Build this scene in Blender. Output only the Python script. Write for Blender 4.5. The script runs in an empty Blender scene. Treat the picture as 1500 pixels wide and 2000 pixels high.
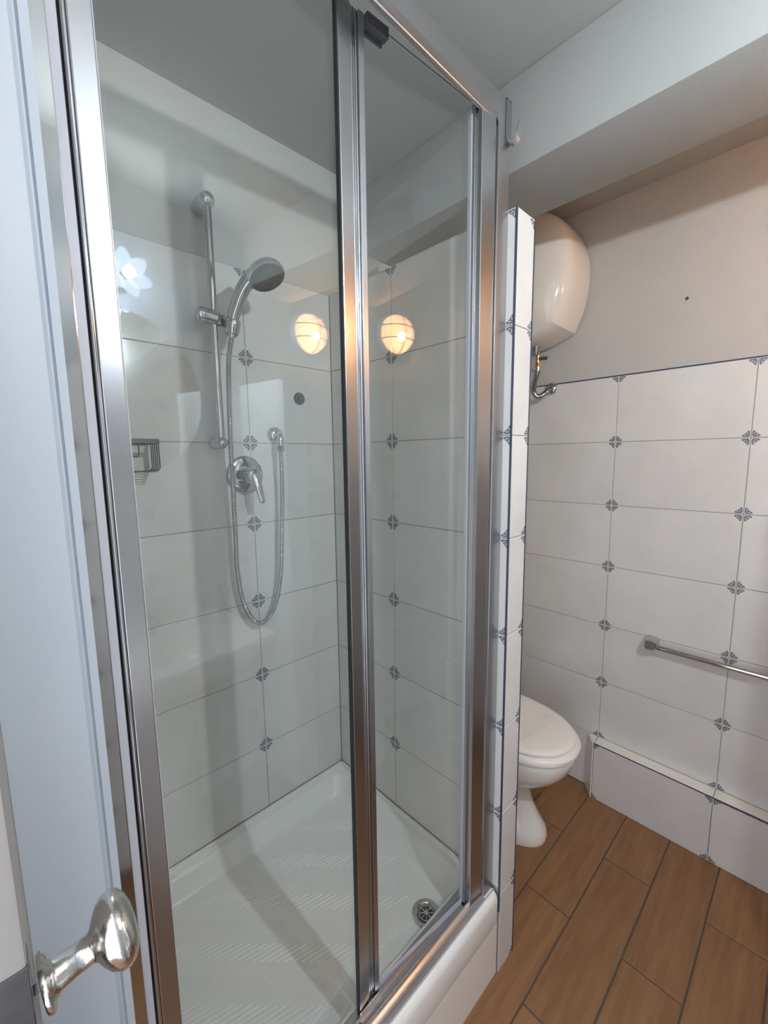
import bpy, bmesh, math, random
from mathutils import Vector, Matrix
random.seed(7)
S = bpy.context.scene
COL = S.collection

# ------------------------------------------------------------------ camera
CAM = Vector((0.91435, 1.22318, 1.45178))
YAW, PITCH, ROLL, FPX = -2.3298, -0.1295, -0.0124, 821.02
fw = Vector((math.cos(PITCH)*math.cos(YAW), math.cos(PITCH)*math.sin(YAW), math.sin(PITCH)))
rt = fw.cross(Vector((0, 0, 1))).normalized()
up = rt.cross(fw)
r2 = math.cos(ROLL)*rt + math.sin(ROLL)*up
u2 = -math.sin(ROLL)*rt + math.cos(ROLL)*up
cd = bpy.data.cameras.new('camera')
cam = bpy.data.objects.new('camera', cd)
COL.objects.link(cam)
cam.matrix_world = Matrix(((r2.x, u2.x, -fw.x, CAM.x), (r2.y, u2.y, -fw.y, CAM.y), (r2.z, u2.z, -fw.z, CAM.z), (0, 0, 0, 1)))
cd.sensor_fit = 'HORIZONTAL'
cd.sensor_width = 36.0
cd.lens = FPX/1500*36
cd.clip_start = 0.02
S.camera = cam

# ------------------------------------------------------------------ world, exposure, lamp strengths
w = bpy.data.worlds.new('world')
S.world = w
w.use_nodes = True
w.node_tree.nodes['Background'].inputs[0].default_value = (0.84, 0.88, 0.97, 1)
w.node_tree.nodes['Background'].inputs[1].default_value = 1.9
S.view_settings.view_transform = 'Standard'
S.view_settings.look = 'None'
S.view_settings.exposure = 0.27
S.view_settings.gamma = 1.0
S.view_settings.use_curve_mapping = False
COOL = (0.88, 0.96, 1.0)
WARM = (1.0, 0.58, 0.30)
COOL_L = 2200.0        # radiance of the mirror lamp's bulb
WARM_L = 460.0        # radiance of the bulkhead lamp's bulb
COOL_POS = (0.345, 1.655, 2.066)
WARM_POS = (-0.50, 1.69, 2.06)

# ------------------------------------------------------------------ materials
def new_mat(name):
    m = bpy.data.materials.new(name)
    m.use_nodes = True
    nt = m.node_tree
    b = nt.nodes.get('Principled BSDF')
    return m, nt, b

def mth(nt, op, a, b=None, clamp=False):
    n = nt.nodes.new('ShaderNodeMath')
    n.operation = op
    n.use_clamp = clamp
    for i, v in enumerate((a, b)):
        if v is None:
            continue
        if isinstance(v, (int, float)):
            n.inputs[i].default_value = v
        else:
            nt.links.new(v, n.inputs[i])
    return n.outputs[0]

def noise(nt, scale, detail=3, vec=None, rough=0.5):
    n = nt.nodes.new('ShaderNodeTexNoise')
    n.inputs['Scale'].default_value = scale
    n.inputs['Detail'].default_value = detail
    n.inputs['Roughness'].default_value = rough
    if vec is not None:
        nt.links.new(vec, n.inputs['Vector'])
    return n.outputs[0]

def mixc(nt, fac, a, b):
    n = nt.nodes.new('ShaderNodeMix')
    n.data_type = 'RGBA'
    for sock, v in ((n.inputs[0], fac), (n.inputs[6], a), (n.inputs[7], b)):
        if isinstance(v, (int, float)):
            sock.default_value = v
        elif isinstance(v, tuple):
            sock.default_value = (*v, 1)
        else:
            nt.links.new(v, sock)
    return n.outputs[2]

def bump(nt, b, h, strength, dist=0.01):
    n = nt.nodes.new('ShaderNodeBump')
    n.inputs['Strength'].default_value = strength
    n.inputs['Distance'].default_value = dist
    nt.links.new(h, n.inputs['Height'])
    nt.links.new(n.outputs[0], b.inputs['Normal'])

def pos(nt):
    return nt.nodes.new('ShaderNodeNewGeometry').outputs['Position']

def simple(name, col, rough=0.5, metal=0.0, var=0.0, vscale=30, bumps=0.0, bscale=200, coat=0.0):
    m, nt, b = new_mat(name)
    b.inputs['Base Color'].default_value = (*col, 1)
    b.inputs['Roughness'].default_value = rough
    b.inputs['Metallic'].default_value = metal
    b.inputs['Coat Weight'].default_value = coat
    if var:
        f = noise(nt, vscale, 4, pos(nt))
        c = mixc(nt, f, tuple(max(0, x*(1-var)) for x in col), tuple(min(1, x*(1+var)) for x in col))
        nt.links.new(c, b.inputs['Base Color'])
    if bumps:
        bump(nt, b, noise(nt, bscale, 4, pos(nt)), bumps, 0.002)
    return m

def tile_material(name='glazed_tile', col=(0.715, 0.70, 0.672)):
    m, nt, b = new_mat(name)
    uv = nt.nodes.new('ShaderNodeUVMap')
    uv.uv_map = 'UVMap'
    sp = nt.nodes.new('ShaderNodeSeparateXYZ')
    nt.links.new(uv.outputs[0], sp.inputs[0])
    a = mth(nt, 'MINIMUM', sp.outputs[0], mth(nt, 'SUBTRACT', TW, sp.outputs[0]))
    c = mth(nt, 'MINIMUM', sp.outputs[1], mth(nt, 'SUBTRACT', TH, sp.outputs[1]))
    A = mth(nt, 'MAXIMUM', a, c)
    B = mth(nt, 'MINIMUM', a, c)
    def ell(cx, cy, rx, ry, rot=0.0):
        dx = mth(nt, 'SUBTRACT', A, cx)
        dy = mth(nt, 'SUBTRACT', B, cy)
        co, si = math.cos(rot), math.sin(rot)
        p = mth(nt, 'DIVIDE', mth(nt, 'ADD', mth(nt, 'MULTIPLY', dx, co), mth(nt, 'MULTIPLY', dy, si)), rx)
        q = mth(nt, 'DIVIDE', mth(nt, 'SUBTRACT', mth(nt, 'MULTIPLY', dy, co), mth(nt, 'MULTIPLY', dx, si)), ry)
        return mth(nt, 'ADD', mth(nt, 'MULTIPLY', p, p), mth(nt, 'MULTIPLY', q, q))
    es = [ell(0.0125, 0.0050, 0.0080, 0.0021, 0.03), ell(0.0195, 0.0066, 0.0033, 0.0030, 0.3), ell(0.0105, 0.0100, 0.0046, 0.0015, 0.78), ell(0.0150, 0.0112, 0.0030, 0.0018, 0.3)]
    mn = es[0]
    for e in es[1:]:
        mn = mth(nt, 'MINIMUM', mn, e)
    wob = noise(nt, 420, 2, pos(nt))
    edge = mth(nt, 'ADD', mn, mth(nt, 'MULTIPLY', mth(nt, 'SUBTRACT', wob, 0.5), 1.2))
    mask = mth(nt, 'MULTIPLY', mth(nt, 'SUBTRACT', 1.35, edge, True), 2.2, True)
    mask = mth(nt, 'MULTIPLY', mask, 0.88)
    oi = nt.nodes.new('ShaderNodeObjectInfo')
    f = noise(nt, 6, 4, pos(nt), 0.6)
    base = mixc(nt, f, tuple(x*0.86 for x in col), tuple(min(1, x*1.10) for x in col))
    rnd = mth(nt, 'ADD', mth(nt, 'MULTIPLY', oi.outputs['Random'], 0.06), 0.97)
    mul = nt.nodes.new('ShaderNodeVectorMath')
    mul.operation = 'SCALE'
    nt.links.new(base, mul.inputs[0])
    nt.links.new(rnd, mul.inputs['Scale'])
    nt.links.new(mixc(nt, mask, mul.outputs[0], (0.07, 0.085, 0.125)), b.inputs['Base Color'])
    b.inputs['Roughness'].default_value = 0.16
    b.inputs['Specular IOR Level'].default_value = 0.45
    bump(nt, b, noise(nt, 11, 3, pos(nt)), 0.10, 0.004)
    return m

def plank_material():
    m, nt, b = new_mat('wood_look_plank')
    tc = nt.nodes.new('ShaderNodeTexCoord')
    oi = nt.nodes.new('ShaderNodeObjectInfo')
    mp = nt.nodes.new('ShaderNodeMapping')
    mp.inputs['Scale'].default_value = (1.6, 16, 1)
    nt.links.new(pos(nt), mp.inputs['Vector'])
    ad = nt.nodes.new('ShaderNodeVectorMath')
    nt.links.new(mp.outputs[0], ad.inputs[0])
    cb = nt.nodes.new('ShaderNodeCombineXYZ')
    nt.links.new(mth(nt, 'MULTIPLY', oi.outputs['Random'], 37.0), cb.inputs[0])
    nt.links.new(mth(nt, 'MULTIPLY', oi.outputs['Random'], 19.0), cb.inputs[2])
    nt.links.new(cb.outputs[0], ad.inputs[1])
    g = noise(nt, 3.0, 8, ad.outputs[0], 0.68)
    g2 = noise(nt, 14.0, 6, ad.outputs[0], 0.7)
    c = mixc(nt, mth(nt, 'MULTIPLY', mth(nt, 'SUBTRACT', g, 0.3, True), 2.2, True), (0.21, 0.096, 0.040), (0.42, 0.225, 0.100))
    c = mixc(nt, mth(nt, 'MULTIPLY', g2, 0.5), c, (0.25, 0.12, 0.053))
    c = mixc(nt, mth(nt, 'MULTIPLY', oi.outputs['Random'], 0.25), c, (0.17, 0.075, 0.035))
    nt.links.new(c, b.inputs['Base Color'])
    b.inputs['Roughness'].default_value = 0.42
    bump(nt, b, g2, 0.15, 0.002)
    return m

def paint_material(name, col, bumpy=0.25):
    m, nt, b = new_mat(name)
    f = noise(nt, 4, 5, pos(nt), 0.6)
    nt.links.new(mixc(nt, f, tuple(x*0.94 for x in col), tuple(min(1, x*1.05) for x in col)), b.inputs['Base Color'])
    b.inputs['Roughness'].default_value = 0.75
    h = mth(nt, 'ADD', noise(nt, 150, 4, pos(nt)), mth(nt, 'MULTIPLY', noise(nt, 14, 3, pos(nt)), 1.5))
    bump(nt, b, h, bumpy, 0.003)
    return m

def glass_material(name, tint=(0.980, 0.998, 0.993), boost=1.4):
    # clear pane: light goes straight through, Schlick reflection on both faces
    m, nt, b = new_mat(name)
    nt.nodes.remove(b)
    out = nt.nodes['Material Output']
    geo = nt.nodes.new('ShaderNodeNewGeometry')
    dt = nt.nodes.new('ShaderNodeVectorMath')
    dt.operation = 'DOT_PRODUCT'
    nt.links.new(geo.outputs['Normal'], dt.inputs[0])
    nt.links.new(geo.outputs['Incoming'], dt.inputs[1])
    c = mth(nt, 'ABSOLUTE', dt.outputs['Value'])
    p5 = mth(nt, 'POWER', mth(nt, 'SUBTRACT', 1.0, c, True), 5.0)
    F = mth(nt, 'ADD', 0.043*boost, mth(nt, 'MULTIPLY', p5, 0.95), True)
    tr = nt.nodes.new('ShaderNodeBsdfTransparent')
    tr.inputs[0].default_value = (*tint, 1)
    gl = nt.nodes.new('ShaderNodeBsdfGlossy')
    gl.inputs['Roughness'].default_value = 0.0
    mx = nt.nodes.new('ShaderNodeMixShader')
    nt.links.new(F, mx.inputs[0])
    nt.links.new(tr.outputs[0], mx.inputs[1])
    nt.links.new(gl.outputs[0], mx.inputs[2])
    nt.links.new(mx.outputs[0], out.inputs[0])
    return m

def emit(name, col, strength):
    m, nt, b = new_mat(name)
    b.inputs['Base Color'].default_value = (0, 0, 0, 1)
    b.inputs['Emission Color'].default_value = (*col, 1)
    b.inputs['Emission Strength'].default_value = strength
    return m

def frosted(name, col, tfrac, estrength):
    m, nt, b = new_mat(name)
    nt.nodes.remove(b)
    out = nt.nodes['Material Output']
    tr = nt.nodes.new('ShaderNodeBsdfTransparent')
    tr.inputs[0].default_value = (*col, 1)
    tl = nt.nodes.new('ShaderNodeBsdfTranslucent')
    tl.inputs[0].default_value = (*col, 1)
    em = nt.nodes.new('ShaderNodeEmission')
    em.inputs[0].default_value = (*col, 1)
    em.inputs[1].default_value = estrength
    ad = nt.nodes.new('ShaderNodeAddShader')
    nt.links.new(tl.outputs[0], ad.inputs[0])
    nt.links.new(em.outputs[0], ad.inputs[1])
    mx = nt.nodes.new('ShaderNodeMixShader')
    mx.inputs[0].default_value = 1-tfrac
    nt.links.new(tr.outputs[0], mx.inputs[1])
    nt.links.new(ad.outputs[0], mx.inputs[2])
    nt.links.new(mx.outputs[0], out.inputs[0])
    return m

TW, TH = 0.4027, 0.25
M = {}
M['tile'] = tile_material()
M['plank'] = plank_material()
M['paint'] = paint_material('wall_paint', (0.53, 0.53, 0.505), 0.18)
M['plaster'] = paint_material('rough_wall_paint', (0.54, 0.515, 0.48), 0.6)
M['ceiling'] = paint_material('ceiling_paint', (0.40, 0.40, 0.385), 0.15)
M['grout'] = simple('grout', (0.27, 0.26, 0.235), 0.8, var=0.15)
M['floor_grout'] = simple('floor_grout', (0.085, 0.082, 0.076), 0.85, var=0.3)
M['blue_edge'] = simple('blue_edge_glaze', (0.05, 0.056, 0.10), 0.25, var=0.25, vscale=60)
M['chrome'] = simple('chrome', (0.58, 0.59, 0.61), 0.07, 1.0)
M['dark_chrome'] = simple('shaded_chrome', (0.40, 0.41, 0.43), 0.12, 1.0)  # darker copy of the chrome, with shade put into its colour
M['alu'] = simple('polished_aluminium', (0.49, 0.49, 0.51), 0.26, 1.0, var=0.04, vscale=90)
M['alu_matt'] = simple('satin_aluminium', (0.47, 0.47, 0.48), 0.34, 1.0)
M['seal'] = simple('black_rubber', (0.02, 0.02, 0.022), 0.5)
M['clear_seal'] = simple('grey_plastic_strip', (0.46, 0.46, 0.50), 0.35)
M['grey_plastic'] = simple('grey_plastic', (0.085, 0.085, 0.095), 0.45)
M['glass'] = glass_material('clear_glass')
M['acrylic'] = simple('white_tray_glaze', (0.90, 0.885, 0.85), 0.22, var=0.02)
M['ceramic'] = simple('white_ceramic', (0.88, 0.85, 0.80), 0.10, coat=0.3)
M['seat'] = simple('white_plastic_seat', (0.93, 0.89, 0.83), 0.22)
M['paper'] = simple('white_paper', (0.85, 0.82, 0.76), 0.8)
M['enamel'] = simple('heater_enamel', (0.78, 0.72, 0.64), 0.09)
M['white_paint'] = simple('white_gloss_paint', (0.49, 0.535, 0.59), 0.5, var=0.02, vscale=12)
M['leaf_paint'] = simple('door_leaf_paint', (0.33, 0.31, 0.295), 0.45)
M['steel'] = simple('dark_lock_steel', (0.22, 0.21, 0.21), 0.25, 1.0, var=0.2, vscale=80)
M['nickel'] = simple('worn_nickel', (0.72, 0.70, 0.66), 0.16, 1.0, var=0.12, vscale=60, bumps=0.12, bscale=300)
M['spray'] = simple('grey_spray_face', (0.022, 0.022, 0.025), 0.7)
M['brass'] = simple('brass', (0.62, 0.42, 0.18), 0.25, 1.0)
M['black'] = simple('dark_hole', (0.012, 0.011, 0.010), 0.7)
M['mirror'] = simple('mirror_glass', (0.85, 0.88, 0.88), 0.01, 1.0)
M['lacquer'] = simple('white_lacquer', (0.80, 0.81, 0.83), 0.3)
M['cool_bulb'] = emit('cool_bulb', COOL, COOL_L)
M['warm_bulb'] = emit('warm_bulb', WARM, WARM_L)
M['warm_glass'] = frosted('frosted_lamp_glass', (1.0, 0.86, 0.70), 0.62, 1.6)
M['petal'] = frosted('petal_glass', (0.76, 0.85, 1.0), 0.40, 3.4)
M['wire'] = simple('dull_wire', (0.13, 0.135, 0.14), 0.3, 1.0)

# ------------------------------------------------------------------ mesh helpers
class MB:
    def __init__(self):
        self.v = []
        self.f = []
    def add(self, vs, fs):
        o = len(self.v)
        self.v += [Vector(x) for x in vs]
        self.f += [tuple(i+o for i in f) for f in fs]
        return self
    def box(self, x0, x1, y0, y1, z0, z1, bev=0.0):
        if bev <= 0:
            vs = [(x, y, z) for z in (z0, z1) for y in (y0, y1) for x in (x0, x1)]
            return self.add(vs, [(0, 2, 3, 1), (4, 5, 7, 6), (0, 1, 5, 4), (2, 6, 7, 3), (0, 4, 6, 2), (1, 3, 7, 5)])
        bm = bmesh.new()
        bmesh.ops.create_cube(bm, size=1)
        for v in bm.verts:
            v.co = Vector((x0 if v.co.x < 0 else x1, y0 if v.co.y < 0 else y1, z0 if v.co.z < 0 else z1))
        bmesh.ops.bevel(bm, geom=bm.edges[:], offset=bev, segments=2, profile=0.5, affect='EDGES')
        bm.verts.index_update()
        self.add([v.co.copy() for v in bm.verts], [tuple(v.index for v in f.verts) for f in bm.faces])
        bm.free()
        return self
    def prism(self, poly, axis, a, b):
        # poly: 2D points in the two other axes (cyclic order: x->(y,z), y->(x,z), z->(x,y))
        n = len(poly)
        def mk(p, t):
            return {'x': (t, p[0], p[1]), 'y': (p[0], t, p[1]), 'z': (p[0], p[1], t)}[axis]
        vs = [mk(p, a) for p in poly]+[mk(p, b) for p in poly]
        fs = [(i, (i+1) % n, n+(i+1) % n, n+i) for i in range(n)]
        fs += [tuple(range(n-1, -1, -1)), tuple(range(n, 2*n))]
        return self.add(vs, fs)
    def tube(self, pts, rad, n=12, caps=True):
        pts = [Vector(p) for p in pts]
        rr = rad if isinstance(rad, (list, tuple)) else [rad]*len(pts)
        t0 = (pts[1]-pts[0]).normalized()
        ref = Vector((0, 0, 1)) if abs(t0.z) < 0.9 else Vector((1, 0, 0))
        nrm = t0.cross(ref).normalized()
        rings = []
        pt = t0
        for i, p in enumerate(pts):
            if i == 0:
                t = t0
            elif i == len(pts)-1:
                t = (pts[i]-pts[i-1]).normalized()
            else:
                t = (pts[i+1]-pts[i-1]).normalized()
            ax = pt.cross(t)
            if ax.length > 1e-7:
                nrm = Matrix.Rotation(pt.angle(t), 3, ax.normalized()) @ nrm
            nrm = (nrm-t*nrm.dot(t)).normalized()
            bn = t.cross(nrm)
            rings.append([p+(nrm*math.cos(2*math.pi*k/n)+bn*math.sin(2*math.pi*k/n))*rr[i] for k in range(n)])
            pt = t
        return self.rings(rings, caps)
    def rings(self, rings, caps=True, closed=True):
        n = len(rings[0])
        vs = [v for r in rings for v in r]
        fs = []
        for i in range(len(rings)-1):
            for k in range(n if closed else n-1):
                k2 = (k+1) % n
                fs.append((i*n+k, i*n+k2, (i+1)*n+k2, (i+1)*n+k))
        if caps:
            fs.append(tuple(range(n-1, -1, -1)))
            fs.append(tuple((len(rings)-1)*n+k for k in range(n)))
        return self.add(vs, fs)
    def lathe(self, c, axis, prof, n=32, caps=True):
        # prof: list of (distance along axis, radius)
        c = Vector(c)
        ax = Vector(axis).normalized()
        ref = Vector((0, 0, 1)) if abs(ax.z) < 0.9 else Vector((1, 0, 0))
        u = ax.cross(ref).normalized()
        v = ax.cross(u)
        rings = [[c+ax*d+(u*math.cos(2*math.pi*k/n)+v*math.sin(2*math.pi*k/n))*max(r, 1e-5) for k in range(n)] for d, r in prof]
        return self.rings(rings, caps)
    def build(self, name, mat, parent=None, smooth=None, loc=None):
        me = bpy.data.meshes.new(name)
        off = Vector((0, 0, 0))
        if parent is not None:
            off = WLOC.get(parent.name, Vector((0, 0, 0)))
        o_loc = Vector(loc) if loc is not None else off.copy()
        me.from_pydata([v-o_loc for v in self.v], [], self.f)
        bm = bmesh.new()
        bm.from_mesh(me)
        bmesh.ops.recalc_face_normals(bm, faces=bm.faces[:])
        bm.to_mesh(me)
        bm.free()
        me.materials.append(M[mat])
        if smooth is not None:
            for p in me.polygons:
                p.use_smooth = True
            me.set_sharp_from_angle(angle=math.radians(smooth))
        o = bpy.data.objects.new(name, me)
        COL.objects.link(o)
        if parent is not None:
            o.parent = parent
            o.location = o_loc-off
        else:
            o.location = o_loc
        WLOC[o.name] = o_loc
        return o
WLOC = {}

def thing(name, loc, label, cat, group=None):
    o = bpy.data.objects.new(name, None)
    COL.objects.link(o)
    o.location = loc
    o.empty_display_size = 0.05
    WLOC[o.name] = Vector(loc)
    return tag(o, label, cat, group)

def tag(o, label, cat, group=None):
    o['label'] = label
    o['category'] = cat
    if group:
        o['group'] = group
    return o

def struct(o, label, cat):
    o['kind'] = 'structure'
    o['label'] = label
    o['category'] = cat
    return o

def arc_pts(c, r, a0, a1, n):
    return [(c[0]+r*math.cos(a0+(a1-a0)*i/n), c[1]+r*math.sin(a0+(a1-a0)*i/n)) for i in range(n+1)]

def smooth_path(pts, per=12):
    P = [Vector(p) for p in pts]
    P = [P[0]*2-P[1]]+P+[P[-1]*2-P[-2]]
    out = []
    for i in range(1, len(P)-2):
        p0, p1, p2, p3 = P[i-1:i+3]
        for k in range(per):
            t = k/per
            out.append(0.5*((2*p1)+(p2-p0)*t+(2*p0-5*p1+4*p2-p3)*t*t+(3*p1-p0-3*p2+p3)*t**3))
    out.append(P[-2])
    return out

# --- tiles: one shared mesh for every distinct cut, each tile an object of its own
TILE_CACHE = {}
TT = 0.0065
def tile_mesh(w_, h_, u0, v0):
    key = (round(w_, 4), round(h_, 4), round(u0, 4), round(v0, 4))
    if key in TILE_CACHE:
        return TILE_CACHE[key]
    g, bv = 0.0009, 0.0011
    vs = []
    for ins, z in ((g, 0.0), (g, TT-bv), (g+bv, TT)):
        vs += [(ins, ins, z), (w_-ins, ins, z), (w_-ins, h_-ins, z), (ins, h_-ins, z)]
    fs = [(8, 9, 10, 11)]
    for lv in (0, 4):
        for k in range(4):
            k2 = (k+1) % 4
            fs.append((lv+k, lv+k2, lv+4+k2, lv+4+k))
    me = bpy.data.meshes.new('tile')
    me.from_pydata(vs, [], fs)
    uvl = me.uv_layers.new(name='UVMap')
    for li, l in enumerate(me.loops):
        c = me.vertices[l.vertex_index].co
        uvl.data[li].uv = (c.x+u0, c.y+v0)
    me.materials.append(M['tile'])
    TILE_CACHE[key] = me
    return me

def tile_wall(parent, org, U, N, u_range, v_range, u_joint, v_joint=0.0, grout=True):
    """tiles on the plane through org (face plane), U horizontal axis, V = up, N outward normal"""
    U, N, V = Vector(U), Vector(N), Vector((0, 0, 1))
    org = Vector(org)
    flip = U.cross(V).dot(N) < 0
    poff = WLOC.get(parent.name, Vector((0, 0, 0)))
    k0 = math.floor((u_range[0]-u_joint)/TW+1e-6)
    u = u_joint+k0*TW
    while u < u_range[1]-1e-4:
        ua, ub = max(u, u_range[0]), min(u+TW, u_range[1])
        j = math.floor((v_range[0]-v_joint)/TH+1e-6)
        v = v_joint+j*TH
        while v < v_range[1]-1e-4:
            va, vb = max(v, v_range[0]), min(v+TH, v_range[1])
            if ub-ua > 0.006 and vb-va > 0.006:
                if flip:
                    me = tile_mesh(ub-ua, vb-va, u+TW-ub, va-v)
                    p = org+U*ub+V*va-N*TT
                    ax = -U
                else:
                    me = tile_mesh(ub-ua, vb-va, ua-u, va-v)
                    p = org+U*ua+V*va-N*TT
                    ax = U
                o = bpy.data.objects.new('tile', me)
                COL.objects.link(o)
                o.parent = parent
                q = p-poff
                o.matrix_local = Matrix(((ax.x, V.x, N.x, q.x), (ax.y, V.y, N.y, q.y), (ax.z, V.z, N.z, q.z), (0, 0, 0, 1)))
            v += TH
        u += TW
    if grout:
        a = org+U*u_range[0]+V*v_range[0]-N*TT
        b = org+U*u_range[1]+V*v_range[1]-N*0.0014
        MB().box(min(a.x, b.x), max(a.x, b.x), min(a.y, b.y), max(a.y, b.y), min(a.z, b.z), max(a.z, b.z)).build('grout', 'grout', parent)

# ------------------------------------------------------------------ room shell
XC, YD, XE, ZC = -0.892, 1.74, 0.845, 2.40
PT, PY, PZ = 0.084, 0.70, 2.0        # partition thickness, end, height
TRAY_Z = 0.272

o = MB().box(XC-0.1, 1.9, -0.1, YD+0.1, -0.1, -0.0022).build('floor', 'floor_grout')
floor = struct(o, 'brown wood look plank tile floor with dark grout joints', 'floor')
PW, PL = 0.1492, 0.592
PCACHE = {}
for i in range(-5, 8):
    ya = 0.6319+i*PW
    yb = ya+PW
    ya, yb = max(ya, 0.0), min(yb, YD)
    if yb-ya < 0.012:
        continue
    x0 = (-0.585 if i % 2 == 1 else -0.293) - 2*PL
    for k in range(7):
        xa, xb = x0+k*PL, x0+(k+1)*PL
        xa, xb = max(xa, XC), min(xb, 1.85)
        if xb-xa < 0.02 or (xa > -0.02 and yb < 0.66 and xb < 0.9):
            continue
        key = (round(xb-xa, 4), round(yb-ya, 4))
        if key not in PCACHE:
            g, bv = 0.0018, 0.0012
            w_, h_ = xb-xa, yb-ya
            vs = []
            for ins, z in ((g, -0.004), (g, -bv), (g+bv, 0.0)):
                vs += [(ins, ins, z), (w_-ins, ins, z), (w_-ins, h_-ins, z), (ins, h_-ins, z)]
            fs = [(8, 9, 10, 11)]
            for lv in (0, 4):
                for q in range(4):
                    fs.append((lv+q, lv+(q+1) % 4, lv+4+(q+1) % 4, lv+4+q))
            me = bpy.data.meshes.new('plank')
            me.from_pydata(vs, [], fs)
            me.materials.append(M['plank'])
            PCACHE[key] = me
        p = bpy.data.objects.new('plank', PCACHE[key])
        COL.objects.link(p)
        p.parent = floor
        p.location = (xa, ya, 0)

wa = MB().box(XC-0.1, XE+0.2, -0.1, -TT, 0, ZC).build('wall_back', 'paint')
struct(wa, 'white painted wall tiled to head height behind the shower', 'wall')
tile_wall(wa, (0, 0, 0), (1, 0, 0), (0, 1, 0), (0.0, XE), (TRAY_Z, 2.0), 0.3135)
tile_wall(wa, (0, 0, 0), (1, 0, 0), (0, 1, 0), (XC, -PT), (0.0, 1.75), 0.3135)

wc = MB().box(XC-0.1, XC-TT, -0.1, YD+0.1, 0, ZC).build('wall_right', 'plaster')
struct(wc, 'rough white painted wall with blue flower tiles below, behind the towel bar', 'wall')
tile_wall(wc, (XC, 0, 0), (0, 1, 0), (1, 0, 0), (0.0, YD), (0.0, 1.75), 0.6401)
MB().box(XC-TT, XC+0.0004, 0.0, YD, 1.7495, 1.7535).build('edge_trim', 'blue_edge', wc)

wd = MB().box(XC-0.1, XE+0.2, YD+TT, YD+0.1, 0, ZC).build('wall_front', 'paint')
struct(wd, 'white wall with tiles below, holding the mirror and lamps', 'wall')
tile_wall(wd, (0, YD, 0), (1, 0, 0), (0, -1, 0), (XC, XE), (0.0, 1.75), -0.09)

m = MB()
m.box(XE+TT, 0.921, -0.1, 0.690, 0, ZC)
m.box(0.966, 1.05, -0.1, 0.690, 0, ZC)
m.box(XE, 1.05, 1.56, YD+0.1, 0, ZC)
m.box(XE, 1.05, 0.690, 1.56, 2.12, ZC)
m.box(0.921, 0.966, -0.1, 0.690, 2.10, ZC)
we = m.build('wall_left', 'paint')
struct(we, 'white wall with the doorway beside the shower', 'wall')
tile_wall(we, (XE, 0, 0), (0, 1, 0), (-1, 0, 0), (0.0, 0.64), (TRAY_Z, 2.0), 0.2993)

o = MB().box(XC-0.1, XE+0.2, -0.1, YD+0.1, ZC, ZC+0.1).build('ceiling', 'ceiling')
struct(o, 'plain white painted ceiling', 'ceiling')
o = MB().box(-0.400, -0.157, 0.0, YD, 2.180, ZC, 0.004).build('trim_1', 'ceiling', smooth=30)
struct(o, 'white plastered beam running under the ceiling', 'beam')

wp = MB().box(-PT+TT, -TT, 0.0, PY-TT, 0, PZ-0.006).build('wall_partition', 'paint')
struct(wp, 'thin tiled partition between shower and toilet with blue edge lines', 'wall')
tile_wall(wp, (0, 0, 0), (0, 1, 0), (1, 0, 0), (0.0, PY-0.003), (TRAY_Z, PZ), 0.2993)
tile_wall(wp, (-PT, 0, 0), (0, 1, 0), (-1, 0, 0), (0.0, PY-0.003), (0.0, PZ), 0.2993)
tile_wall(wp, (0, PY, 0), (1, 0, 0), (0, 1, 0), (-PT+0.003, -0.003), (0.0, PZ), -PT)
MB().box(-0.0036, 0.0004, PY-0.0036, PY+0.0004, 0.20, PZ).build('edge_trim', 'blue_edge', wp)
MB().box(-PT-0.0004, -PT+0.0036, PY-0.0036, PY+0.0004, 0, PZ).build('edge_trim', 'blue_edge', wp)
MB().box(-PT, 0.0, 0.0, PY, PZ-0.006, PZ, 0.002).build('top_cap', 'ceramic', wp)

# tiled plinth along the right wall with a splayed end
PX = -0.834
PYE = 1.70
m = MB()
m.prism([(XC, 0.60), (PX-TT, 0.647), (PX-TT, PYE), (XC, PYE)], 'z', 0.0, 0.2435)
pl = m.build('baseboard_right', 'grout')
struct(pl, 'low tiled plinth running along the foot of the towel bar wall', 'plinth')
tile_wall(pl, (PX, 0, 0), (0, 1, 0), (1, 0, 0), (0.6425, PYE), (0.0, 0.25), 0.6401, grout=False)
def ledge(y0, y1, first):
    q = [(XC+0.001, y0+0.001), (PX, y0+0.001 if not first else 0.6435), (PX, y1-0.001), (XC+0.001, y1-0.001)]
    if first:
        q = [(XC+0.001, 0.6401+0.001), (PX-0.001, 0.6445), (PX-0.001, y1-0.001), (XC+0.001, y1-0.001)]
    MB().prism(q, 'z', 0.2435, 0.2500).build('tile', 'ceramic', pl)
MB().prism([(XC+0.001, 0.602), (PX-0.002, 0.6425), (XC+0.001, 0.638)], 'z', 0.2435, 0.2500).build('tile', 'ceramic', pl)
ledge(0.6401, 1.0428, True)
ledge(1.0428, 1.4455, False)
ledge(1.4455, PYE, False)
m = MB()
n_ = Vector((0.6, -0.8, 0))
a_, b_ = Vector((XC, 0.60, 0)), Vector((PX, 0.6425, 0))
m.add([a_, b_, b_+Vector((0, 0, 0.249)), a_+Vector((0, 0, 0.249)), a_-n_*-0.004, b_-n_*-0.004, b_-n_*-0.004+Vector((0, 0, 0.249)), a_-n_*-0.004+Vector((0, 0, 0.249))],
      [(0, 1, 2, 3), (4, 5, 6, 7), (0, 1, 5, 4), (1, 2, 6, 5), (2, 3, 7, 6), (3, 0, 4, 7)])
m.build('end_tile', 'ceramic', pl)
MB().box(PX-0.0025, PX+0.0006, 0.6435, PYE, 0.2478, 0.2507).build('edge_trim', 'blue_edge', pl)

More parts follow.
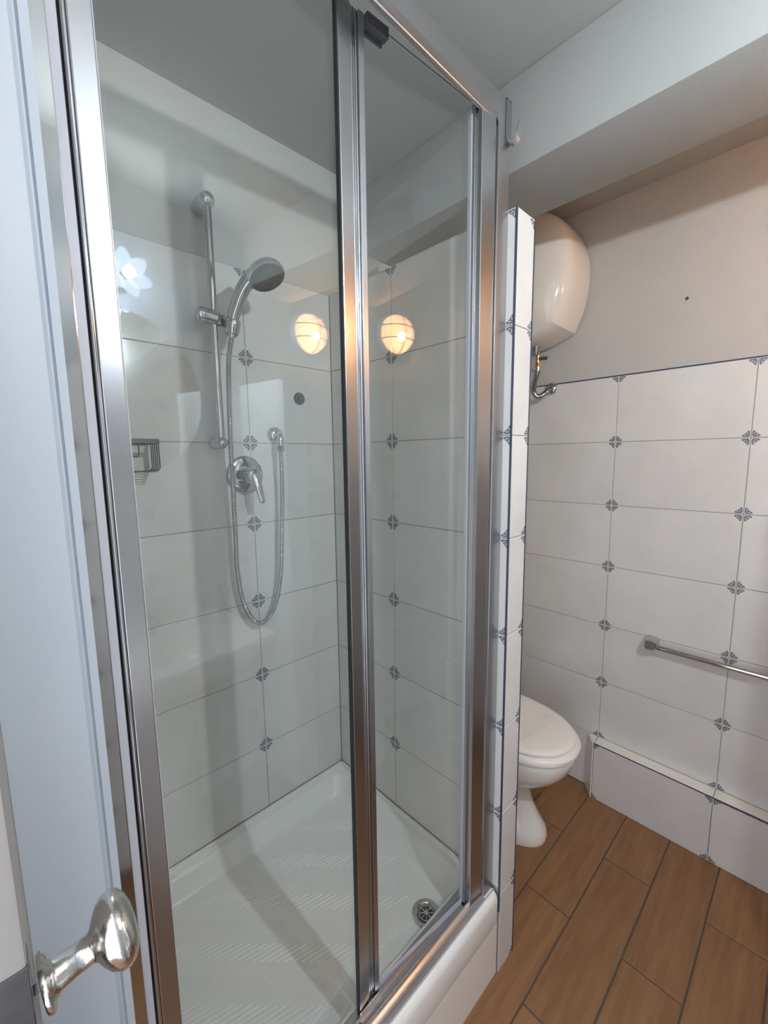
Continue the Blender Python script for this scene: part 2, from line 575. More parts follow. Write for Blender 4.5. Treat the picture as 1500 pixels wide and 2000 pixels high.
# door lining (jamb) with bead, seen at a grazing angle beside the shower
prof = [(0.845, 0.690), (0.845, 0.700), (0.8525, 0.700), (0.8530, 0.6975), (0.8545, 0.6962), (0.8562, 0.6968), (0.8575, 0.6990), (0.8592, 0.7012), (0.8600, 0.7035), (0.8615, 0.7045), (0.9253, 0.7045), (0.9253, 0.690)]
o = MB().prism(prof, 'z', 0.0, 2.10).build('trim_2', 'white_paint', smooth=35)
struct(o, 'white painted door lining with a beaded edge next to the shower', 'door frame')
o = MB().box(XE-0.01, 1.06, 1.545, 1.56, 0.0, 2.10).build('trim_3', 'white_paint')
struct(o, 'white painted door lining opposite the shower side', 'door frame')

# sliding door leaf pushed back into its pocket
dr = MB().box(0.9255, 0.9635, 0.10, 0.865, 0.012, 2.06, 0.003).build('door_1', 'leaf_paint', smooth=40)
struct(dr, 'pale door leaf edge with dark lock plate and nickel knob', 'door')
MB().box(0.9248, 0.9610, 0.845, 0.8668, 0.89, 1.1005, 0.0008).build('lock_plate', 'steel', dr)
ky, kz = 0.84, 1.052
kn = MB()
ax = Vector((-1, 0, 0.12)).normalized()
kn.lathe((0.9195, ky, kz), ax, [(0, 0.0205), (0.0015, 0.0215), (0.0035, 0.0215), (0.005, 0.0195), (0.006, 0.0145), (0.010, 0.0122), (0.022, 0.0108), (0.031, 0.0105), (0.0335, 0.0125), (0.036, 0.018), (0.040, 0.0245), (0.046, 0.0292), (0.052, 0.0300), (0.057, 0.0275), (0.061, 0.0215), (0.0635, 0.012), (0.0642, 0.0)], 40)
k = kn.build('door_knob', 'nickel', dr, smooth=50)
MB().lathe((0.9262, ky, kz), (-1, 0, 0.12), [(0, 0.0048), (0.008, 0.0048)], 4).build('spindle', 'steel', k)

# ------------------------------------------------------------------ shower tray
tr = thing('shower_tray', (0.42, 0.35, 0), 'white ceramic shower tray with ribbed floor and raised front', 'shower tray')
RIM = 0.262
def rrect(x0, x1, y0, y1, r, z, n=7):
    out = []
    for cx, cy, a in ((x1-r, y1-r, 0), (x0+r, y1-r, 90), (x0+r, y0+r, 180), (x1-r, y0+r, 270)):
        for i in range(n):
            t = math.radians(a+90*i/(n-1))
            out.append(Vector((cx+r*math.cos(t), cy+r*math.sin(t), z)))
    return out
TX0, TX1, TY0, TY1 = 0.002, XE-0.002, 0.002, 0.7
rings = [
    rrect(TX0, TX1, TY0, TY1-0.004, 0.004, 0.166),
    rrect(TX0, TX1, TY0, TY1-0.002, 0.004, 0.172),
    rrect(TX0, TX1, TY0, TY1-0.001, 0.005, 0.240),
    rrect(TX0, TX1, TY0, TY1-0.003, 0.006, 0.252),
    rrect(TX0, TX1, TY0, TY1-0.010, 0.006, 0.260),
    rrect(TX0, TX1, TY0, TY1-0.018, 0.006, RIM),
    rrect(TX0+0.024, TX1-0.024, TY0+0.022, TY1-0.085, 0.040, RIM-0.0005),
    rrect(TX0+0.030, TX1-0.030, TY0+0.028, TY1-0.091, 0.045, 0.258),
    rrect(TX0+0.036, TX1-0.036, TY0+0.034, TY1-0.097, 0.045, 0.250),
    rrect(TX0+0.055, TX1-0.055, TY0+0.052, TY1-0.108, 0.045, 0.208),
    rrect(TX0+0.062, TX1-0.062, TY0+0.058, TY1-0.113, 0.045, 0.202),
    rrect(TX0+0.072, TX1-0.072, TY0+0.068, TY1-0.120, 0.045, 0.199),
]
m = MB()
m.rings(rings, True)
# skirt below the lip
m.build('basin', 'acrylic', tr, smooth=40)
MB().box(0.0, XE-0.002, 0.02, 0.6955, 0.0, 0.167).build('skirt', 'ceramic', tr)
# wall upstand bead
MB().box(TX0, TX1, 0.0005, 0.012, RIM-0.01, TRAY_Z+0.001, 0.003).build('upstand', 'acrylic', tr, smooth=40)
MB().box(0.0005, 0.012, TY0, 0.61, RIM-0.01, TRAY_Z+0.001, 0.003).build('upstand', 'acrylic', tr, smooth=40)
# herringbone ribs
rib = MB()
pitch = 0.0625
sq = math.sqrt(0.5)
for bnd in range(1, 20):
    s_ = 0.3475+(bnd-5)*pitch
    alongx = (bnd % 2 == 1)
    for ti in range(-30, 31):
        t_ = ti*0.0205+(0.006 if alongx else 0)
        cx, cy = (s_-t_)*sq, (s_+t_)*sq
        L, hw = (0.041, 0.0017) if alongx else (0.030, 0.0017)
        ang = math.radians(-14) if alongx else math.radians(90+14)
        d = Vector((math.cos(ang), math.sin(ang), 0))
        e = Vector((-d.y, d.x, 0))
        c0 = Vector((cx, cy, 0.1985))
        if not (TX0+0.10 < cx < TX1-0.10 and TY0+0.10 < cy < TY1-0.15):
            continue
        if (Vector((cx, cy))-Vector((0.145, 0.565))).length < 0.075:
            continue
        hgt = Vector((0, 0, 0.0026 if alongx else 0.0013))
        tw, tl_ = hw-0.0014, L-0.0035
        rib.add([c0-d*L-e*hw, c0+d*L-e*hw, c0+d*L+e*hw, c0-d*L+e*hw, c0-d*tl_-e*tw+hgt, c0+d*tl_-e*tw+hgt, c0+d*tl_+e*tw+hgt, c0-d*tl_+e*tw+hgt],
                [(4, 5, 6, 7), (0, 1, 5, 4), (1, 2, 6, 5), (2, 3, 7, 6), (3, 0, 4, 7)])
rb = rib.build('anti_slip_ribs', 'acrylic', tr)
rb['kind'] = 'stuff'
# drain
DC = Vector((0.145, 0.562, 0.199))
dn = MB().lathe(DC, (0, 0, 1), [(-0.002, 0.040), (0.0015, 0.040), (0.003, 0.037), (0.003, 0.029), (0.001, 0.0265), (-0.001, 0.026), (-0.001, 0.0)], 40).build('drain', 'chrome', tr, smooth=30)
dn['label'] = 'chrome drain with spoked grate'
MB().lathe(DC, (0, 0, 1), [(-0.0005, 0.0255), (0.0004, 0.0255), (0.0004, 0.0)], 32).build('drain_hole', 'black', dn)
gr = MB()
for k in range(8):
    a = math.pi*2*k/8
    gr.tube([DC+Vector((0.003*math.cos(a), 0.003*math.sin(a), 0.0022)), DC+Vector((0.021*math.cos(a), 0.021*math.sin(a), 0.0022))], 0.0013, 6)
for rr in (0.0205,):
    pts = [DC+Vector((rr*math.cos(2*math.pi*k/32), rr*math.sin(2*math.pi*k/32), 0.0022)) for k in range(33)]
    gr.tube(pts, 0.0014, 6)
gr.lathe(DC, (0, 0, 1), [(0.001, 0.005), (0.0035, 0.005), (0.004, 0.003), (0.004, 0)], 16)
gr.build('grate', 'nickel', dn, smooth=40)

# ------------------------------------------------------------------ shower enclosure: bi-fold door, slightly folded inwards
en = thing('shower_enclosure', (0.42, 0.65, RIM), 'aluminium framed folding glass shower door standing on the tray', 'shower door')
FY = 0.678
RT, RB = 2.213, 2.172
# top rail
prof = [(FY, RB), (FY, RT), (FY-0.004, RT+0.001), (FY-0.024, RT+0.001), (FY-0.024, RB+0.008), (FY-0.019, RB+0.008), (FY-0.019, RB-0.004), (FY-0.015, RB-0.009), (FY-0.006, RB-0.005)]
MB().prism(prof, 'x', 0.0445, 0.829).build('top_rail', 'alu_matt', en)
MB().tube([(0.012, FY-0.011, RB-0.0075), (0.829, FY-0.011, RB-0.0075)], 0.0046, 10).build('rail_lip', 'alu', en, smooth=60)
# wall profiles
MB().box(0.0005, 0.0445, FY-0.004, FY, RIM+0.002, RT, 0.0008).build('wall_profile', 'alu_matt', en)
MB().box(0.0005, 0.003, FY-0.045, FY-0.0045, RIM+0.002, RT, 0.0005).build('profile_channel', 'alu', en)
MB().box(0.8290, 0.8440, FY-0.030, FY+0.002, RIM+0.002, RT, 0.0012).build('wall_profile', 'chrome', en)
MB().box(0.8195, 0.8290, FY-0.030, FY-0.004, RIM+0.002, RT, 0.0008).build('profile_seal', 'clear_seal', en)
# bottom rail
prof = [(0.682, RIM+0.0004), (0.682, RIM+0.006), (0.676, RIM+0.008), (0.667, RIM+0.009), (0.664, RIM+0.012), (0.659, RIM+0.013), (0.656, RIM+0.010), (0.650, RIM+0.006), (0.640, RIM+0.006), (0.637, RIM+0.011), (0.633, RIM+0.011), (0.631, RIM+0.006), (0.618, RIM+0.005), (0.616, RIM+0.0004)]
MB().prism(prof, 'x', 0.0445, 0.829).build('bottom_rail', 'alu', en, smooth=40)
MB().box(0.0005, 0.829, 0.6822, 0.685, RIM+0.0002, RIM+0.0026).build('sealant_line', 'clear_seal', en)

PIV_R, HINGE, PIV_L = Vector((0.004, 0.650)), Vector((0.4075, 0.6190)), Vector((0.817, 0.650))
def pane_frame(a, b):
    d = (b-a)
    L = d.length
    d = d/L
    n = Vector((-d.y, d.x))
    if n.y < 0:
        n = -n
    return a, d, n, L
def pbox(fr, s0, s1, n0, n1, z0, z1, bev=0.0):
    a, d, n, L = fr
    t = MB().box(s0, s1, n0, n1, z0, z1, bev)
    for v in t.v:
        q = a+d*v.x+n*v.y
        v.x, v.y = q.x, q.y
    return t
def pcyl(fr, s, nn, r, z0, z1, n=10):
    a, d, nv, L = fr
    q = a+d*s+nv*nn
    return MB().tube([(q.x, q.y, z0), (q.x, q.y, z1)], r, n)
PB, PTOP = RIM+0.016, 2.186
# right leaf
fr = pane_frame(PIV_R, HINGE)
L = fr[3]
g1 = pbox(fr, 0.085, L-0.018, -0.0025, 0.0025, PB, PTOP-0.0005).build('glass_leaf', 'glass', en)
g1['label'] = 'clear glass leaf'
pbox(fr, 0.0415, 0.0890, -0.006, 0.0265, PB-0.006, PTOP-0.006, 0.0012).build('stile', 'alu', g1)
pbox(fr, 0.0890, 0.0945, -0.006, 0.012, PB-0.006, PTOP-0.006, 0.0008).build('glazing_bead', 'alu_matt', g1)
pbox(fr, 0.0945, 0.0965, -0.005, 0.0045, PB-0.006, PTOP-0.008).build('seal', 'clear_seal', g1)
pbox(fr, L-0.024, L-0.012, -0.009, 0.010, PB-0.006, PTOP-0.006, 0.0012).build('stile', 'alu', g1)
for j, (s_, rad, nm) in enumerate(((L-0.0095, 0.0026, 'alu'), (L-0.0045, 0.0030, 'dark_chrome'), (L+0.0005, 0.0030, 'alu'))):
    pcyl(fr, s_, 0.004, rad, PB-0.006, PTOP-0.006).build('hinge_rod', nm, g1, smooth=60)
pbox(fr, L-0.012, L+0.004, -0.003, 0.003, PB-0.006, PTOP-0.004).build('hinge_strip', 'seal', g1)
pbox(fr, 0.097, L-0.024, 0.0012, 0.0025, PTOP-0.0004, PTOP+0.0004).build('glass_edge', 'grey_plastic', g1)
pbox(fr, L-0.080, L-0.033, -0.007, 0.008, PTOP-0.013, PTOP+0.005, 0.0012).build('guide_clip', 'grey_plastic', g1)
pbox(fr, L-0.076, L-0.038, -0.011, -0.007, PTOP-0.018, PTOP-0.008).build('guide_foot', 'grey_plastic', g1)
pbox(fr, 0.050, 0.078, -0.002, 0.014, PTOP-0.006, PTOP+0.012, 0.001).build('pivot_block', 'grey_plastic', g1)
pbox(fr, 0.097, L-0.024, 0.0026, 0.0045, PB-0.011, PB+0.004).build('bottom_seal', 'clear_seal', g1)
# left leaf
fr = pane_frame(HINGE, PIV_L)
L = fr[3]
g2 = pbox(fr, 0.030, L-0.020, -0.0025, 0.0025, PB, PTOP).build('glass_leaf', 'glass', en)
g2['label'] = 'clear glass leaf'
pbox(fr, 0.006, 0.0340, -0.003, 0.010, PB-0.006, PTOP-0.006, 0.0012).build('stile', 'alu', g2)
pbox(fr, 0.0340, 0.0365, 0.001, 0.0092, PB-0.008, PTOP-0.006).build('seal', 'seal', g2)
pbox(fr, L-0.0310, L-0.0075, -0.006, 0.010, PB-0.006, PTOP-0.006, 0.0012).build('stile', 'alu', g2)
pbox(fr, L-0.0330, L-0.0308, -0.005, 0.006, PB-0.006, PTOP-0.006).build('seal', 'clear_seal', g2)
pcyl(fr, L-0.0050, 0.007, 0.0028, PB-0.006, PTOP).build('pivot_rod', 'chrome', g2, smooth=60)
pbox(fr, L-0.003, L+0.002, -0.004, 0.004, PB-0.006, PTOP).build('pivot_strip', 'seal', g2)
# brush comb under the hinge
br = MB()
for k in range(11):
    q = HINGE+Vector((0.034-0.0055*k, 0.0075-0.0010*abs(k-5)*0.3+0.004*math.sin(k*1.1)))
    br.tube([(q.x, q.y, PB-0.005), (q.x, q.y, PB-0.012)], 0.0018, 6)
br.build('bottom_brush', 'seal', g2)

# towel hook over the wall profile
hk = thing('robe_hook', (0.012, FY, 2.13), 'small chrome hook hung on the top corner of the shower frame', 'hook')
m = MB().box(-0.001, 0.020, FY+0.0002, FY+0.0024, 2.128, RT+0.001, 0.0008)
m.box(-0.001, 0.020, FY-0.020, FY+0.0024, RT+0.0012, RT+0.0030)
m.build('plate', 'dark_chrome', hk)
c_ = []
for i in range(11):
    a = math.pi+math.pi*i/10*1.05
    c_.append((FY+0.0145+0.012*math.cos(a), 2.136+0.013*math.sin(a)*1.0))
c_ += [(FY+0.0285, 2.149), (FY+0.0295, 2.158)]
inner = c_
outer = []
m = MB()
rr_ = []
for i, (yy, zz) in enumerate(inner):
    wv = 0.0075 if i < len(inner)-1 else 0.005
    rr_.append([Vector((0.0095-wv, yy-0.001, zz)), Vector((0.0095+wv, yy-0.001, zz)), Vector((0.0095+wv, yy+0.001, zz+0.0006)), Vector((0.0095-wv, yy+0.001, zz+0.0006))])
m.rings(rr_, True)
m.build('curl', 'chrome', hk, smooth=50)

# ------------------------------------------------------------------ shower fittings on the back wall
sb = thing('shower_slide_bar', (0.424, 0.0, 1.497), 'chrome vertical slide bar with sliding holder on the shower wall', 'slide bar')
MB().tube([(0.424, 0.050, 1.497), (0.424, 0.050, 2.118)], 0.0108, 20).build('bar', 'chrome', sb, smooth=60)
def bracket(z, r, tilt):
    MB().lathe((0.424, 0.0, z), (0, 1, tilt), [(0, r), (0.030, r*1.0), (0.050, r*0.98), (0.060, r*0.86), (0.066, r*0.6), (0.069, 0.0)], 32).build('bracket', 'chrome', sb, smooth=40)
bracket(2.121, 0.021, 0.0)
bracket(1.497, 0.0175, 0.0)
sl = MB().lathe((0.4690, 0.050, 1.832), (-1, 0.06, -0.10), [(0, 0.012), (0.002, 0.0185), (0.004, 0.0200), (0.0215, 0.0200), (0.022, 0.0180), (0.0235, 0.0180), (0.024, 0.0200), (0.050, 0.0195), (0.0505, 0.0175), (0.052, 0.0175), (0.0525, 0.0185), (0.060, 0.0170), (0.062, 0.012), (0.063, 0)], 32).build('slider', 'chrome', sb, smooth=40)
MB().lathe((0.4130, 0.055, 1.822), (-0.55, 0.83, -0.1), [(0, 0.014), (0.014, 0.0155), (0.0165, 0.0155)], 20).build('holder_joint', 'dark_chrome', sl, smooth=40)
hd = Vector((-0.10, 0.14, 1.0)).normalized()
hb = Vector((0.3890, 0.0795, 1.786))
m = MB()
m.lathe(hb, hd, [(0.0, 0.0150), (0.0, 0.0165), (0.004, 0.0185), (0.032, 0.0205), (0.037, 0.0190), (0.037, 0.0170), (0.0, 0.0150)], 28, False)
m.build('holder_cup', 'chrome', sl, smooth=40)

hs = thing('hand_shower', hb, 'chrome hand shower with round grey spray face resting in the holder', 'shower head')
HC = Vector((0.344, 0.200, 1.912))
HN = Vector((-0.14, 0.46, -0.87)).normalized()
path = smooth_path([hb+hd*-0.008, hb+hd*0.020, hb+hd*0.044, Vector((0.379, 0.096, 1.857)), Vector((0.371, 0.115, 1.891)), Vector((0.357, 0.140, 1.921)), Vector((0.346, 0.165, 1.934)), HC-HN*0.016], 8)
rad = []
for i in range(len(path)):
    t = i/(len(path)-1)
    rad.append(0.0118+0.0072*math.sin(min(1, t*1.3)*math.pi/2) if t < 0.85 else 0.0190-0.004*(t-0.85)/0.15)
MB().tube(path, rad, 24).build('handle', 'chrome', hs, smooth=60)
MB().lathe(HC, HN, [(-0.030, 0.006), (-0.028, 0.020), (-0.023, 0.033), (-0.016, 0.042), (-0.008, 0.0465), (0.004, 0.0475), (0.007, 0.0465), (0.007, 0.0440)], 44).build('head', 'chrome', hs, smooth=50)
sf = MB().lathe(HC, HN, [(0.0065, 0.0450), (0.0085, 0.0440), (0.0092, 0.034), (0.0092, 0.0)], 44).build('spray_face', 'spray', hs, smooth=40)
u_ = HN.cross(Vector((0, 0, 1))).normalized()
v_ = HN.cross(u_)
nz = MB()
for rr, cnt in ((0.010, 8), (0.018, 14), (0.027, 20), (0.036, 26)):
    for k in range(cnt):
        a = 2*math.pi*k/cnt
        p = HC+u_*rr*math.cos(a)+v_*rr*math.sin(a)
        nz.tube([p+HN*0.0088, p+HN*0.0108], 0.0011, 6)
nz.build('nozzles', 'spray', sf)['kind'] = 'stuff'
pl_ = HC+(u_*0.026 if u_.x > 0 else -u_*0.026)+(-v_ if v_.z > 0 else v_)*0.036
MB().tube([pl_+HN*0.004, pl_+HN*0.018], [0.0045, 0.0035], 10).build('selector_tab', 'grey_plastic', hs, smooth=40)

# ribbed metal hose
HP = [hb+hd*-0.010, (0.3992, 0.0750, 1.7234), (0.4011, 0.0680, 1.6430), (0.4007, 0.0600, 1.5467), (0.3988, 0.0520, 1.4472), (0.3959, 0.0450, 1.3443), (0.3939, 0.0380, 1.2227), (0.3929, 0.0340, 1.1289), (0.3829, 0.0320, 1.0391), (0.3595, 0.0300, 0.9706), (0.3288, 0.0300, 0.9386), (0.2926, 0.0300, 0.9521), (0.2634, 0.0320, 1.0100), (0.2467, 0.0340, 1.1090), (0.2412, 0.0370, 1.2176), (0.2359, 0.0420, 1.3486), (0.2365, 0.0466, 1.477)]
sp_ = smooth_path(HP, 40)
acc = [0.0]
for i in range(1, len(sp_)):
    acc.append(acc[-1]+(sp_[i]-sp_[i-1]).length)
tot = acc[-1]
N_ = int(tot/0.0052)*4
hp, hr = [], []
j = 0
for i in range(N_+1):
    d = tot*i/N_
    while j < len(acc)-2 and acc[j+1] < d:
        j += 1
    t = (d-acc[j])/max(1e-9, acc[j+1]-acc[j])
    hp.append(sp_[j].lerp(sp_[j+1], t))
    hr.append((0.0058, 0.0072, 0.0075, 0.0070)[i % 4])
hose = MB().tube(hp, hr, 12).build('shower_hose', 'chrome', smooth=70, loc=hb)
tag(hose, 'ribbed chrome shower hose hanging in a long loop', 'hose')

mx = thing('shower_mixer', (0.337, 0, 1.403), 'round chrome shower mixer with a single lever', 'mixer tap')
MB().lathe((0.337, 0, 1.403), (0, 1, 0), [(0, 0.0585), (0.004, 0.0585), (0.008, 0.056), (0.011, 0.050), (0.013, 0.034), (0.014, 0.0)], 48).build('plate', 'chrome', mx, smooth=35)
MB().lathe((0.337, 0.010, 1.403), (0, 1, 0), [(0, 0.0285), (0.018, 0.0265), (0.0185, 0.024), (0.021, 0.024), (0.0215, 0.0262), (0.040, 0.0255), (0.052, 0.0235), (0.058, 0.018), (0.060, 0.0)], 40).build('body', 'chrome', mx, smooth=35)
lv = MB()
lp = smooth_path([(0.337, 0.060, 1.412), (0.335, 0.068, 1.398), (0.332, 0.076, 1.372), (0.329, 0.083, 1.345), (0.327, 0.088, 1.322)], 6)
rr_ = []
for i, p in enumerate(lp):
    t = i/(len(lp)-1)
    wx = 0.016*(1-t)+0.0078*t
    th = 0.009*(1-t)+0.005*t
    if i in (0, len(lp)-1):
        wx *= 0.6
        th *= 0.6
    ring = []
    for k in range(16):
        a = 2*math.pi*k/16
        ring.append(p+Vector((wx*math.cos(a), th*math.sin(a)*0.94, th*math.sin(a)*0.34)))
    rr_.append(ring)
lv.rings(rr_, True)
lv.build('lever', 'chrome', mx, smooth=60)

wo = thing('hose_outlet_elbow', (0.230, 0, 1.526), 'chrome wall elbow feeding the shower hose', 'pipe elbow')
MB().lathe((0.2305, 0, 1.526), (0, 1, 0), [(0, 0.026), (0.004, 0.0258), (0.010, 0.0235), (0.016, 0.018), (0.019, 0.011), (0.019, 0)], 36).build('rosette', 'chrome', wo, smooth=40)
ep = [(0.2305, 0.010, 1.526), (0.2320, 0.028, 1.526), (0.2345, 0.040, 1.522), (0.2360, 0.046, 1.512), (0.2365, 0.047, 1.490)]
MB().tube(smooth_path(ep, 5), 0.0098, 16).build('elbow', 'chrome', wo, smooth=60)
MB().tube([(0.2365, 0.0468, 1.490), (0.2365, 0.0465, 1.474)], 0.0112, 8).build('nut', 'chrome', wo)

cp = MB().lathe((0.1345, 0, 1.6464), (0, 1, 0), [(0, 0.0205), (0.003, 0.0205), (0.006, 0.018), (0.0065, 0.010), (0.0045, 0.008), (0.0045, 0.004), (0.007, 0.0035), (0.007, 0)], 32).build('blanking_disc', 'dark_chrome', smooth=40, loc=(0.1345, 0, 1.6464))
tag(cp, 'small round chrome blanking cap above the hose outlet', 'wall cap')

# wire soap basket
bk = thing('soap_basket', (0.665, 0.0, 1.424), 'chrome wire soap basket fixed to the shower wall', 'soap basket')
X0, X1, Y0, Y1, Z0, Z1 = 0.594, 0.745, 0.006, 0.090, 1.424, 1.503
m = MB()
m.box(X0, X1, Y1-0.002, Y1, Z1-0.011, Z1)
m.box(X0, X1, Y0, Y0+0.002, Z1-0.011, Z1)
m.box(X0, X0+0.002, Y0+0.002, Y1-0.002, Z1-0.011, Z1)
m.box(X1-0.002, X1, Y0+0.002, Y1-0.002, Z1-0.011, Z1)
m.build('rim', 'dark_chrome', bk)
for yy in (0.020, 0.036, 0.052, 0.068, 0.084):
    pts = [(X0+0.001, yy, Z1-0.010), (X0+0.001, yy, Z0+0.010), (X0+0.004, yy, Z0+0.003), (X0+0.010, yy, Z0), (X1-0.010, yy, Z0), (X1-0.004, yy, Z0+0.003), (X1-0.001, yy, Z0+0.010), (X1-0.001, yy, Z1-0.010)]
    MB().tube(pts, 0.0014, 8).build('wire', 'wire', bk, smooth=60)
pts = [(0.640, Y1-0.001, Z1-0.010), (0.640, Y1-0.001, Z1-0.036), (0.644, Y1-0.001, Z1-0.042), (0.696, Y1-0.001, Z1-0.042), (0.700, Y1-0.001, Z1-0.036), (0.700, Y1-0.001, Z1-0.010)]
MB().tube(pts, 0.0014, 8).build('wire', 'wire', bk, smooth=60)
for xx in (X0+0.012, X1-0.012):
    MB().tube([(xx, 0.020, Z0), (xx, 0.084, Z0)], 0.0014, 8).build('wire', 'wire', bk, smooth=60)
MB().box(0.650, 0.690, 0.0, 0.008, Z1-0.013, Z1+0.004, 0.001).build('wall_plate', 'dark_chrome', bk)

# ------------------------------------------------------------------ toilet
tl = thing('toilet', (-0.488, 0.38, 0), 'white ceramic toilet with closed lid in the corner behind the partition', 'toilet')
TXC = -0.488
def oval(yb, yf, hw, z, n=48, back=0.35):
    # egg outline: flat-ish back, round front
    out = []
    ym = yb+(yf-yb)*0.52
    for k in range(n):
        a = 2*math.pi*k/n
        c, s = math.cos(a), math.sin(a)
        if s >= 0:
            x = hw*math.copysign(abs(c)**0.92, c)
            y = ym+(yf-ym)*s**0.95
        else:
            x = hw*math.copysign(abs(c)**0.55, c)
            y = ym+(ym-yb)*-(abs(s)**0.75)
        out.append(Vector((TXC+x, y, z)))
    return out
lv_ = [(0.0, 0.14, 0.604, 0.110), (0.012, 0.14, 0.606, 0.112), (0.035, 0.14, 0.600, 0.109), (0.07, 0.14, 0.572, 0.098), (0.12, 0.15, 0.545, 0.090), (0.165, 0.16, 0.532, 0.087), (0.195, 0.17, 0.526, 0.088), (0.212, 0.17, 0.536, 0.096), (0.226, 0.17, 0.562, 0.112), (0.252, 0.165, 0.608, 0.137), (0.290, 0.16, 0.650, 0.158), (0.330, 0.155, 0.680, 0.171), (0.368, 0.15, 0.693, 0.176), (0.392, 0.15, 0.696, 0.177), (0.398, 0.152, 0.692, 0.174)]
MB().rings([oval(b, f, h, z) for z, b, f, h in lv_], True).build('bowl', 'ceramic', tl, smooth=50)
st = [(0.400, 0.20, 0.700, 0.176), (0.404, 0.198, 0.706, 0.181), (0.416, 0.198, 0.707, 0.182), (0.423, 0.200, 0.702, 0.178), (0.425, 0.203, 0.695, 0.172)]
MB().rings([oval(b, f, h, z) for z, b, f, h in st], True).build('seat', 'seat', tl, smooth=40)
ld = [(0.4265, 0.200, 0.684, 0.166), (0.430, 0.198, 0.690, 0.170), (0.438, 0.198, 0.690, 0.170), (0.443, 0.200, 0.684, 0.166), (0.445, 0.206, 0.668, 0.155), (0.4462, 0.23, 0.62, 0.12)]
MB().rings([oval(b, f, h, z) for z, b, f, h in ld], True).build('lid', 'seat', tl, smooth=40)
for sx in (-0.075, 0.075):
    MB().tube([(TXC+sx-0.02, 0.190, 0.425), (TXC+sx+0.02, 0.190, 0.425)], 0.011, 14).build('hinge', 'chrome', tl, smooth=50)
# folded paper strip lying across the lid
m = MB()
rr_ = []
for i in range(15):
    t = i/14
    x = TXC+0.135-0.245*t
    yb_ = 0.525+0.035*t
    z = 0.4475+0.0012*math.sin(t*9)-(0.004 if i in (0, 14) else 0)
    rr_.append([Vector((x, yb_-0.028, z)), Vector((x, yb_+0.028, z+0.0004)), Vector((x, yb_+0.028, z+0.0012)), Vector((x, yb_-0.028, z+0.0010))])
m.rings(rr_, True)
o = m.build('paper_band', 'paper', loc=(TXC, 0.53, 0.447), smooth=30)
tag(o, 'white paper hygiene band lying across the toilet lid', 'paper band')

# ------------------------------------------------------------------ water heater and its connection
wh = thing('water_heater', (-0.78, 0.268, 1.89), 'white enamelled pillow shaped water heater hung on the wall above the toilet', 'water heater')
HY, HZ = 0.268, 2.142
def pillow(s, x, n=16, bulge=0.050, half=0.204):
    q2 = []
    for side in range(4):
        for k in range(n):
            t = -1+2*k/n
            bl = bulge*(1-t*t)
            q2.append({0: (half+bl, t*half), 1: (-t*half, half+bl), 2: (-half-bl, -t*half), 3: (t*half, -half-bl)}[side])
    for _ in range(14):      # round off the two upper corners
        nq = list(q2)
        for i, (a, b) in enumerate(q2):
            if b > 0.08:
                p0, p1 = q2[i-1], q2[(i+1) % len(q2)]
                nq[i] = (0.5*a+0.25*(p0[0]+p1[0]), 0.5*b+0.25*(p0[1]+p1[1]))
        q2 = nq
    return [Vector((x, HY+a*s, HZ+b*s)) for a, b in q2]
sec = [(0.90, XC+0.003), (0.985, XC+0.010), (1.0, XC+0.030), (1.0, -0.760), (0.998, -0.742), (0.992, -0.725), (0.980, -0.709), (0.960, -0.695), (0.93, -0.684), (0.85, -0.668), (0.6, -0.644), (0.3, -0.630), (0.05, -0.626)]
MB().rings([pillow(s, x) for s, x in sec], True).build('body', 'enamel', wh, smooth=32)
MB().lathe((-0.800, 0.345, 1.862), (0, 0, 1), [(0, 0.012), (0.004, 0.015), (0.05, 0.017)], 24).build('inlet_socket', 'dark_chrome', wh, smooth=40)

hv = thing('heater_supply', (-0.80, 0.355, 1.73), 'chrome flexible pipe with brass valve below the water heater', 'water pipe')
v1 = MB().tube([(-0.800, 0.355, 1.862), (-0.800, 0.355, 1.830)], 0.0085, 14).build('valve', 'brass', hv, smooth=50)
MB().tube([(-0.800, 0.357, 1.848), (-0.798, 0.394, 1.845)], [0.007, 0.0075], 12).build('valve_tap', 'grey_plastic', v1, smooth=50)
MB().tube([(-0.800, 0.355, 1.831), (-0.800, 0.355, 1.818)], 0.0105, 6).build('nut', 'brass', v1)
MB().tube([(-0.800, 0.355, 1.818), (-0.800, 0.355, 1.800)], 0.0085, 14).build('ferrule', 'chrome', hv, smooth=50)
fp = smooth_path([(-0.800, 0.353, 1.804), (-0.805, 0.350, 1.785), (-0.815, 0.334, 1.752), (-0.828, 0.326, 1.722), (-0.838, 0.338, 1.702), (-0.850, 0.358, 1.707), (-0.864, 0.370, 1.724), (-0.886, 0.3725, 1.7335)], 10)
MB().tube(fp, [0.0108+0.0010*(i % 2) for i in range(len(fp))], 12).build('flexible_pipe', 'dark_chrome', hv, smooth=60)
MB().lathe((XC, 0.3735, 1.7345), (1, 0, 0), [(0, 0.025), (0.004, 0.0248), (0.009, 0.021), (0.012, 0.013), (0.013, 0)], 32).build('rosette', 'chrome', hv, smooth=40)

